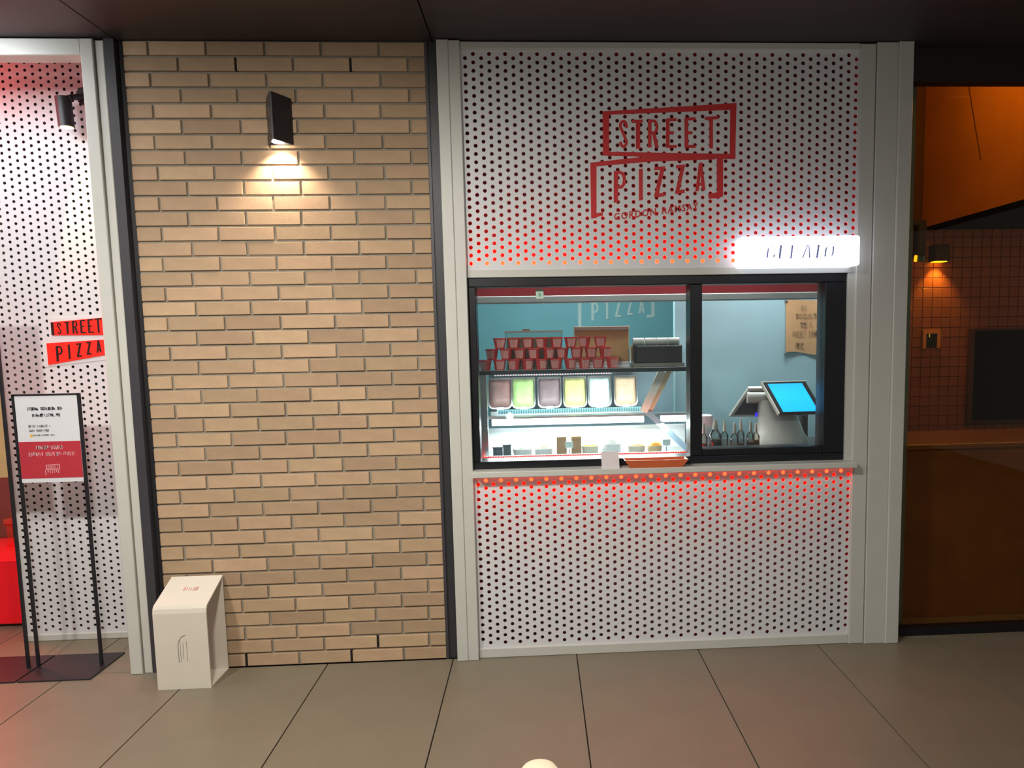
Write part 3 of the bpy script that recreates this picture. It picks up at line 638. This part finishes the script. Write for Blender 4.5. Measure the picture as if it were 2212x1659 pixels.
obj('lamp_tray', MB().box(1.40, 2.49, .46, .54, 1.118, 1.128), M_STEEL, gc)
M_TUBE = mat('white_tube', (255, 255, 255), .4, emit=(244, 252, 255), strength=6)
obj('light_tube', MB().tube((1.425, .48, 1.098), (2.250, .48, 1.098), .0175, 16), M_TUBE, gc, True)
obj('light_tube', MB().tube((2.345, .48, 1.098), (2.485, .48, 1.098), .0175, 16), M_TUBE, gc, True)  # short tube stands in for the lamp's reflection in the end glass
light('case_lamp', 'AREA', (1.90, .40, 1.08), 13, (.95, 1.0, 1.0), target=(1.90, .36, .93), size=1.0, size_y=.05)
light('case_lamp', 'AREA', (1.90, .60, 1.19), 3.2, (.95, 1.0, 1.0), target=(1.90, .85, 1.26), size=1.0, size_y=.05)
obj('lamp_star', MB().lathe((1.53, .30, 1.150), [(.001, -.02), (.016, -.01), (.02, 0), (.016, .01), (.001, .02)], 16), mat('glow_bulb', (255, 255, 250), .4, emit=(255, 255, 245), strength=6), gc, True)

# added pans propped along the case back, standing in for mirrored pans
PANS = [(1.455, 'mixed brown and pink', (150, 116, 112)), (1.592, 'pistachio green', (190, 226, 150)), (1.745, 'grey-brown chocolate', (142, 124, 128)), (1.895, 'pale lime yellow', (220, 222, 150)), (2.040, 'milky mint white', (214, 236, 230)), (2.195, 'beige and pink swirled', (222, 196, 164))]
for i, (px, nm, c) in enumerate(PANS):
    p = thing('gelato_pan', (px, .80, 1.14), f'steel pan of {nm} gelato standing in for its reflection at the back of the display case', 'gelato pan', 'pans of gelato in the display case')
    tilt = Matrix.Translation((px, .80, 1.14)) @ Matrix.Rotation(math.radians(-12), 4, 'X')
    w2 = .070; hgt = .185
    def rr(e, n=4):
        out = []
        for cx, cz, a0 in ((w2 - e - .03, hgt - e - .012, 0), (-w2 + e + .03, hgt - e - .012, 90), (-w2 + e + .03, e + .03, 180), (w2 - e - .03, e + .03, 270)):
            r = .03 if a0 >= 180 else .012
            if a0 < 180: cx = (w2 - e - .012) * (1 if cx > 0 else -1)
            for q in range(n): t = math.radians(a0 + 90 * q / (n - 1)); out.append((cx + r * math.cos(t), cz + r * math.sin(t)))
        return out
    o1 = rr(0); o2 = rr(.006); m_ = len(o1); mb = MB()
    vs = [(x, 0, z) for x, z in o1] + [(x, 0, z) for x, z in o2] + [(x, .02, z) for x, z in o2] + [(x, .03, z) for x, z in o1]
    fs = []
    for a in range(m_):
        b_ = (a + 1) % m_
        fs += [(a, b_, m_ + b_, m_ + a), (m_ + a, m_ + b_, 2 * m_ + b_, 2 * m_ + a), (a, 3 * m_ + a, 3 * m_ + b_, b_)]
    fs += [tuple(range(2 * m_, 3 * m_)), tuple(range(4 * m_ - 1, 3 * m_ - 1, -1))]
    mb.add(vs, fs).rot(tilt); obj('pan', mb, M_STEEL, p)
    # lumpy gelato filling
    rd = random.Random(i); N = 7; vs = []; fs = []
    for a in range(N + 1):
        for b_ in range(N + 1):
            u, v = a / N, b_ / N; edge = min(u, 1 - u, v, 1 - v)
            vs.append(((u - .5) * (w2 * 2 - .014), .014 - min(.022, edge * .12) - rd.uniform(0, .005) * (edge > 0), .010 + v * (hgt - .02)))
    for a in range(N):
        for b_ in range(N): q = a * (N + 1) + b_; fs.append((q, q + N + 1, q + N + 2, q + 1))
    mb = MB().add(vs, fs).rot(tilt); obj('gelato', mb, mat('gelato_%d' % i, c, .45, noise=.16, scale=22), p, True)
    obj('rest', MB().box(px - .02, px + .02, .812, .83, 1.128, 1.15), M_STEEL, p)
obj('pan_rack', MB().box(1.40, 2.30, .775, .925, 1.10, 1.1274), M_STEEL, gc)

# tubs and goods along the bright lower deck
def tub(x, y, r, h, c, mound, label, name='gelato_tub', cat='tub', inner=None):
    t = thing(name, (x, y, .93), label, cat, 'goods along the lower deck of the display case')
    obj('tub', MB().lathe((x, y, .930), [(r * .86, 0), (r, h), (r * .95, h), (r * .82, .006)], 24), mat('tub_%s' % '_'.join(map(str, c)), c, .4), t, True)
    if mound:
        obj('filling', MB().lathe((x, y, .930), [(r * .94, h - .006), (r * .8, h + mound * .45), (r * .45, h + mound * .85), (r * .08, h + mound)], 20), mat('fill_%s' % '_'.join(map(str, inner)), inner, .5, noise=.1, scale=30), t, True)
    return t
tub(1.590, .34, .052, .045, (240, 240, 238), .030, 'white tub heaped with white gelato beside the dark tins', inner=(250, 248, 242))
tub(1.700, .34, .050, .045, (240, 240, 238), .032, 'white tub of cream gelato left of the brown biscuits', inner=(252, 244, 230))
tub(1.945, .34, .045, .052, (244, 238, 214), .014, 'white tub of yellow gelato left of the large domed tub', inner=(250, 218, 90))
tub(2.060, .36, .062, .060, (246, 246, 246), .048, 'large white tub with a tall white dome on the lower deck', inner=(252, 252, 252))
tub(2.190, .34, .048, .048, (240, 226, 204), .020, 'cream tub of pale orange gelato next to the domed tub', inner=(250, 206, 150))
tub(2.285, .33, .040, .048, (236, 206, 160), .022, 'amber tub of bright orange gelato by the slanting strut', inner=(250, 160, 30))
for i, (x, y, wd, hh) in enumerate(((1.462, .33, .024, .060), (1.510, .33, .020, .072))):
    b = thing('dark_tin', (x, y, .93), ('dark slate tin at the far left of the lower deck', 'taller dark slate tin next to the leftmost tin on the lower deck')[i], 'tin', 'goods along the lower deck of the display case')
    obj('tin', MB().cbox(x - wd, x + wd, y - .02, y + .02, .930, .930 + hh - .008, .002), mat('slate_tin', (70, 84, 92), .5), b)
    obj('lid', MB().cbox(x - wd - .002, x + wd + .002, y - .022, y + .022, .930 + hh - .008, .930 + hh, .001), mat('slate_lid', (92, 104, 110), .5), b)
for i, x in enumerate((1.795, 1.872)):
    b = thing('biscuit_bag', (x, .33, .93), ('brown biscuit bag on the left of the pale ticket', 'brown biscuit bag on the right of the pale ticket')[i], 'bag', 'goods along the lower deck of the display case')
    obj('bag', MB().side([(.31, .93), (.35, .93), (.336, 1.02), (.328, 1.02)], x - .026, x + .026), mat('bag_brown', (160, 130, 100), .7, noise=.15, scale=40), b)
    obj('seal', MB().box(x - .026, x + .026, .3295, .3345, 1.018, 1.032), M_KRAFT, b)
for i, (x, y, lab) in enumerate(((1.834, .315, 'pale price ticket between the two brown biscuit bags'), (2.345, .31, 'pale price ticket on a stick below the slanting strut'))):
    t = thing('price_ticket', (x, y, .93), lab, 'ticket')
    obj('ticket', MB().box(x - .020, x + .020, y - .001, y + .001, .975, 1.008), mat('ticket_mint', (214, 236, 232), .6), t)
    obj('stick', MB().box(x - .003, x + .003, y - .001, y + .001, .930, .975), M_PAPER, t)

# --- red paper cups in three stacked rows on top of the case
CUP_H, CUP_R = .055, .0345
cup_me = MB().lathe((0, 0, 0), [(.024, 0), (CUP_R - .002, CUP_H - .006), (CUP_R, CUP_H - .004), (CUP_R, CUP_H), (CUP_R - .003, CUP_H), (.0225, .004)], 24).mesh('cup'); smooth(cup_me, 35); cup_me.materials.append(mat('cup_red', (196, 44, 44), .5, noise=.06))
def cup_print():
    """pale printed patch with upright stripes wrapping part of the cup"""
    mb = MB(); n = 9
    for i in range(n):
        a0 = math.radians(-42 + i * 84 / n); a1 = math.radians(-42 + (i + .62) * 84 / n)
        q = []
        for a, z in ((a0, .006), (a1, .006), (a1, CUP_H - .008), (a0, CUP_H - .008)):
            r = .024 + (CUP_R - .002 - .024) * z / (CUP_H - .006) + .0006; q.append((r * math.sin(a), -r * math.cos(a), z))
        mb.add(q, [(0, 1, 2, 3)])
    return mb.mesh('print')
print_me = cup_print(); print_me.materials.append(mat('cup_print', (236, 176, 168), .6))
ORD = ['first', 'second', 'third', 'fourth', 'fifth', 'sixth', 'seventh', 'eighth', 'ninth', 'tenth']
ROWS = (('bottom', 10, 1.410, .0728, 1.3862), ('middle', 9, 1.446, .0728, 1.3862 + CUP_H + .0003), ('top', 8, 1.486, .0728, 1.3862 + 2 * CUP_H + .0006))
for rn, cnt, x0, dx, z in ROWS:
    for i in range(cnt):
        c = thing('paper_cup', (x0 + i * dx + random.uniform(-.002, .002) + (.012 if rn == 'top' and i == 7 else 0), .33 + random.uniform(-.002, .002), z), f'red printed paper cup, {ORD[i]} from the left in the {rn} row of the stack', 'cup', 'red paper cups stacked on the display case')
        a = bpy.data.objects.new('cup', cup_me); COL.objects.link(a); a.parent = c
        b = bpy.data.objects.new('print', print_me); COL.objects.link(b); b.parent = c
        c.rotation_euler[2] = random.uniform(-.5, .5)

# --- other goods on top of the case
ab = thing('acrylic_box', (1.66, .56, 1.386), 'clear acrylic box with a brown filling behind the paper cups', 'box')
for a in ((1.505, 1.511, .50, .62), (1.811, 1.817, .50, .62)): obj('side_panel', MB().box(*a, 1.3862, 1.585), M_CLEAR, ab)
for a in ((1.511, 1.811, .50, .504), (1.511, 1.811, .616, .62)): obj('long_panel', MB().box(*a, 1.3862, 1.585), M_CLEAR, ab)
obj('rim', MB().box(1.503, 1.819, .496, .502, 1.580, 1.588).box(1.503, 1.819, .618, .624, 1.580, 1.588).box(1.503, 1.509, .502, .618, 1.580, 1.588).box(1.813, 1.819, .502, .618, 1.580, 1.588), mat('pale_rim', (196, 196, 180), .3), ab)
obj('contents', MB().cbox(1.515, 1.807, .508, .612, 1.3862, 1.555, .01), mat('wafer_brown', (112, 92, 66), .8, noise=.25, scale=30), ab)
obj('lid_knob', MB().box(1.60, 1.64, .50, .53, 1.588, 1.598), mat('pale_rim', (196, 196, 180), .3), ab)
kb = thing('kraft_box', (2.04, .64, 1.386), 'tan kraft box with a white lid edge behind the right cups', 'box')
obj('body', MB().cbox(1.888, 2.190, .60, .70, 1.412, 1.588, .003), M_KRAFT, kb)
obj('lid', MB().cbox(1.884, 2.194, .596, .704, 1.588, 1.608, .003), mat('lid_cream', (206, 204, 188), .6), kb)
obj('foot', MB().cbox(1.886, 2.192, .598, .702, 1.3862, 1.412, .002), M_PAPER, kb)
bb = thing('black_tray_box', (2.34, .55, 1.386), 'black box with white cups lying on top, at the right end of the case', 'box')
obj('box', MB().cbox(2.215, 2.470, .50, .62, 1.402, 1.498, .006), mat('matt_black', (30, 32, 34), .6), bb)
obj('stand', MB().box(2.20, 2.48, .49, .63, 1.3862, 1.402), mat('stand_grey', (140, 144, 134), .6), bb)
obj('clear_side', MB().box(2.198, 2.202, .49, .63, 1.402, 1.50), M_CLEAR, bb)
for i, x in enumerate((2.235, 2.300, 2.365, 2.430)):
    c = thing('white_cup', (x, .55, 1.4982), f'white cup on its side on the black box, {ORD[i]} from the left', 'cup', 'white cups on the black box')
    obj('cup', MB().tube((x - .029, .55, 1.4982 + .021), (x + .029, .55, 1.4982 + .021), .0205, 18, .0205), mat('cup_white', (208, 212, 204), .55), c, True)
    obj('rim', MB().tube((x + .026, .55, 1.5192), (x + .030, .55, 1.5192), .021, 18), M_PAPER, c, True)

# --- goods hanging on the glass and the partition
st = thing('window_sticker', (1.69, .058, 1.74), 'small pale green notice stuck to the top of the left pane', 'sticker')
obj('sheet', MB().box(1.678, 1.714, .0585, .0595, 1.735, 1.782), mat('mint_paper', (196, 222, 206), .6), st)
obj('print', MB().box(1.690, 1.702, .0580, .0585, 1.745, 1.762), mat('mint_ink', (130, 176, 150), .6), st)
po = thing('kraft_poster', (3.33, 1.09, 1.39), 'kraft paper poster clipped to the pale blue partition', 'poster')
pts = []
N = 10; mb = MB(); vs = []
for i in range(N + 1):
    u = i / N; x = 3.247 + u * .238
    for v in (0, 1):
        z = (1.432 - u * .016 + .006 * math.sin(u * 6)) if v == 0 else 1.762 - u * .008
        vs.append((x, 1.092 - (.006 * math.sin(u * 7 + 1) + .006 if v == 0 else .002), z))
mb.add(vs, [(2 * i, 2 * i + 2, 2 * i + 3, 2 * i + 1) for i in range(N)]); obj('sheet', mb, M_KRAFT, po, True)
obj('clip', MB().box(3.243, 3.259, 1.082, 1.0995, 1.752, 1.768), M_STEEL, po); obj('clip', MB().box(3.243, 3.253, 1.072, 1.0995, 1.424, 1.436), M_STEEL, po)
M_KI = mat('kraft_ink', (140, 108, 74), .8)
for k_, (a, b_, z, h) in enumerate(((3.345, 3.375, 1.705, .022), (3.31, 3.44, 1.655, .020), (3.34, 3.41, 1.600, .022), (3.29, 3.45, 1.535, .030), (3.31, 3.36, 1.465, .030))):
    obj('print_line', marks(a, b_, z, h, 1.0795, 30 + k_), M_KI, po)

# --- counter with point-of-sale terminal and bottles behind the right pane
ct = thing('service_counter', (2.98, .36, 0), 'dark service counter behind the right window pane', 'counter')
obj('top', MB().cbox(2.505, 3.455, .13, .66, .925, .950, .003), mat('counter_dark', (46, 44, 44), .35), ct)
obj('front', MB().box(2.52, 3.44, .15, .64, .012, .925), mat('counter_body', (90, 88, 86), .6), ct)
M_POS = mat('pos_white', (206, 204, 196), .4)
pos = thing('sales_terminal', (2.99, .42, .95), 'white point of sale terminal with a lit blue screen on the counter', 'terminal')
mb = MB()
def ringp(z, w, d, yc, xc, n=20, e=3.2):
    out = []
    for i in range(n):
        t = 2 * math.pi * i / n; c_, s_ = math.cos(t), math.sin(t)
        out.append((xc + w * math.copysign(abs(c_) ** (2 / e), c_), yc + d * math.copysign(abs(s_) ** (2 / e), s_), z))
    return out
secs = [(.950, .150, .085, .42, 2.995), (.975, .146, .082, .42, 2.994), (1.02, .126, .066, .43, 2.99), (1.08, .112, .052, .44, 2.985), (1.14, .104, .046, .445, 2.98), (1.19, .090, .044, .45, 2.975)]
vs = []; n = 20
for s_ in secs: vs += ringp(*s_)
fs = [tuple(range(n - 1, -1, -1)), tuple(range((len(secs) - 1) * n, len(secs) * n))]
for k_ in range(len(secs) - 1):
    for i in range(n): j = (i + 1) % n; fs.append((k_ * n + i, k_ * n + j, (k_ + 1) * n + j, (k_ + 1) * n + i))
obj('pedestal', MB().add(vs, fs), M_POS, pos, True)
# customer screen: leaning back, its foot towards the viewer and turned slightly
Ms = Matrix.Translation((3.038, .37, 1.205)) @ Matrix.Rotation(math.radians(4), 4, 'Z') @ Matrix.Rotation(math.radians(-38), 4, 'X') @ Matrix(((1, 0, .24, 0), (0, 1, 0, 0), (0, 0, 1, 0), (0, 0, 0, 1))).inverted()
scr = obj('screen_housing', MB().cbox(-.122, .122, -.010, .010, -.100, .100, .004).rot(Ms), mat('pos_black', (24, 24, 28), .35), pos)
obj('display', MB().box(-.100, .094, -.0108, -.0100, -.092, .088).rot(Ms), mat('blue_screen', (0, 150, 230), .4, emit=(0, 176, 246), strength=1.0), scr)
obj('screen_frame', MB().box(-.128, -.122, -.010, .012, -.100, .100).box(-.128, .128, -.010, .012, .100, .106).rot(Ms), M_POS, scr)
# operator screen seen from behind
Mo = Matrix.Translation((2.885, .52, 1.175)) @ Matrix.Rotation(math.radians(-8), 4, 'Z') @ Matrix.Rotation(math.radians(36), 4, 'X') @ Matrix(((1, 0, -.42, 0), (0, 1, 0, 0), (0, 0, 1, 0), (0, 0, 0, 1))).inverted()
ops = obj('operator_screen', MB().cbox(-.095, .095, -.010, .010, -.105, .105, .004).rot(Mo), M_POS, pos)
obj('back_recess', MB().box(-.078, .09, -.0112, -.0102, -.085, .088).rot(Mo), mat('recess_grey', (70, 70, 76), .6), ops)
obj('hinge', MB().tube((2.82, .47, 1.205), (2.96, .45, 1.205), .032, 20), M_POS, pos, True)
obj('blue_lamp', MB().box(2.862, 2.872, .452, .458, 1.10, 1.122), mat('blue_led', (40, 30, 200), .4, emit=(50, 30, 230), strength=1.5), pos)
obj('card_reader', MB().cbox(3.140, 3.175, .50, .56, .950, 1.10, .004), M_DARK2, pos)
cb = thing('white_carton', (2.57, .42, .95), 'white carton behind the bottles at the left of the counter', 'carton')
obj('carton', MB().cbox(2.505, 2.600, .38, .46, .9502, 1.120, .003), M_PAPER, cb)
obj('flap', MB().box(2.598, 2.610, .384, .456, 1.06, 1.12), M_PAPER, cb)
def bottle(x, y, r, h, neck, c, liquid, label):
    b = thing('sauce_bottle', (x, y, .95), label, 'bottle', 'small bottles on the counter')
    z = .9502
    obj('body', MB().lathe((x, y, z), [(r * .9, 0), (r, .004), (r, h), (r * .5, h + r * .7), (r * .42, h + r * .7 + .004)], 18), glass('bottle_glass', (.9, .9, .86), .10), b, True)
    obj('liquid', MB().lathe((x, y, z), [(r * .8, .003), (r * .9, .006), (r * .9, h * liquid)], 16), mat('liq_%d_%d_%d' % c, c, .4), b, True)
    obj('spout', MB().lathe((x, y, z), [(r * .42, h + r * .7 + .0042), (r * .42, h + r * .7 + neck * .4), (r * .2, h + r * .7 + neck)], 14), mat('spout_pale', (196, 190, 176), .5), b, True)
for a in ((2.527, .24, 0.0198, 0.0750, 0.0575, (150, 78, 40), .55, 'bottle of reddish sauce at the left end of the counter'),
          (2.585, .23, 0.0330, 0.0875, 0.0598, (74, 58, 36), .75, 'wide bottle of dark brown sauce, second on the counter'),
          (2.638, .25, 0.0209, 0.0825, 0.0633, (120, 70, 36), .35, 'clear bottle with little brown syrup, third on the counter'),
          (2.682, .22, 0.0220, 0.0750, 0.0575, (150, 92, 46), .45, 'bottle of amber syrup in the middle of the counter row'),
          (2.724, .25, 0.0198, 0.0900, 0.0633, (160, 104, 50), .40, 'slim tall bottle of amber syrup left of the last pair'),
          (2.766, .22, 0.0209, 0.0800, 0.0598, (186, 112, 40), .60, 'bottle of orange syrup next to the terminal'),
          (2.806, .26, 0.0198, 0.0725, 0.0517, (196, 124, 46), .70, 'short bottle of orange syrup touching the terminal side')):
    bottle(*a)

# --- amber shop fittings
wl = thing('amber_wall_lamp', (4.835, 2.2, 2.10), 'small dark wall lamp glowing orange on the brown tiled wall', 'wall lamp')
obj('housing', MB().cbox(4.775, 4.895, 2.10, 2.199, 2.090, 2.215, .008), M_DARK2, wl)
obj('lens', MB().box(4.79, 4.88, 2.115, 2.19, 2.086, 2.0895), mat('amber_lens', (255, 180, 60), .4, emit=(255, 160, 20), strength=12), wl)
light('amber_wall_lamp_bulb', 'SPOT', (4.835, 2.14, 2.08), 14, (1.0, .50, .06), target=(4.835, 2.2, 1.7), cone=95, blend=.7, rad=.02)
tp = thing('wall_thermostat', (4.81, 2.2, 1.41), 'small tan framed control panel on the tiled wall below the orange lamp', 'panel')
obj('frame', MB().box(4.742, 4.768, 2.180, 2.1995, 1.413, 1.562).box(4.858, 4.884, 2.180, 2.1995, 1.413, 1.562).box(4.768, 4.858, 2.180, 2.1995, 1.530, 1.562), mat('tan_frame', (206, 150, 96), .5), tp)
obj('screen', MB().box(4.768, 4.858, 2.186, 2.1995, 1.430, 1.530), M_BLACK, tp)
obj('indicator', MB().box(4.792, 4.800, 2.184, 2.186, 1.500, 1.528), mat('green_led', (170, 170, 40), .4, emit=(190, 180, 30), strength=.6), tp)
db = thing('dark_board', (5.6, 2.2, .81), 'large black board in a brown frame on the tiled wall at the right edge', 'board')
obj('board', MB().box(5.160, 6.10, 2.178, 2.1995, .825, 1.545), mat('board_black', (10, 10, 12), .8, spec=.1), db)
obj('frame', MB().box(5.118, 5.160, 2.170, 2.1995, .81, 1.563).box(5.16, 6.14, 2.170, 2.1995, 1.545, 1.563).box(5.16, 6.14, 2.170, 2.1995, .81, .825), mat('board_frame', (74, 46, 32), .5), db)
co = thing('long_counter', (4.9, .5, 0), 'long dark brown counter below the tiled wall on the right', 'counter')
obj('top', MB().cbox(3.56, 6.8, .25, .75, .925, .955, .004), mat('counter_amber', (150, 106, 58), .3), co)
obj('front', MB().box(3.57, 6.78, .27, .72, 0.0, .925), mat('counter_wood', (150, 100, 54), .5, noise=.2, scale=3), co)
sl = thing('arm_spotlight', (3.9, .8, 1.95), 'dark spotlight on an arm just behind the white right post', 'spotlight')
obj('arm', MB().box(3.546, 3.975, .785, .815, 2.17, 2.20), M_DARK2, sl)
obj('head', MB().tube((3.945, .80, 2.168), (3.945, .80, 1.99), .036, 20), M_DARK2, sl, True)
obj('lens_ring', MB().tube((3.945, .80, 1.9899), (3.945, .80, 1.955), .030, 20), mat('teal_glass', (24, 70, 80), .1, coat=1.0), sl, True)
obj('glow', MB().tube((3.912, .775, 1.992), (3.906, .770, 1.958), .008, 12), mat('amber_glow', (255, 170, 30), .4, emit=(255, 160, 20), strength=3), sl, True)

# --- pale glowing dome on the paving, cut by the lower edge of the picture
fl_ = thing('floor_dome', (1.651, -.985, 0), 'small pale glowing dome on the floor at the bottom edge', 'floor light')
obj('ring', MB().lathe((1.651, -.985, 0), [(.082, .0002), (.082, .003), (.074, .004), (.074, .0002)], 32), M_STEEL, fl_, True)
obj('dome', MB().lathe((1.651, -.985, 0), [(.073, .0005), (.070, .016), (.060, .030), (.040, .041), (.018, .046), (.001, .047)], 32), mat('dome_glow', (216, 206, 176), .5, emit=(232, 218, 186), strength=.55), fl_, True)
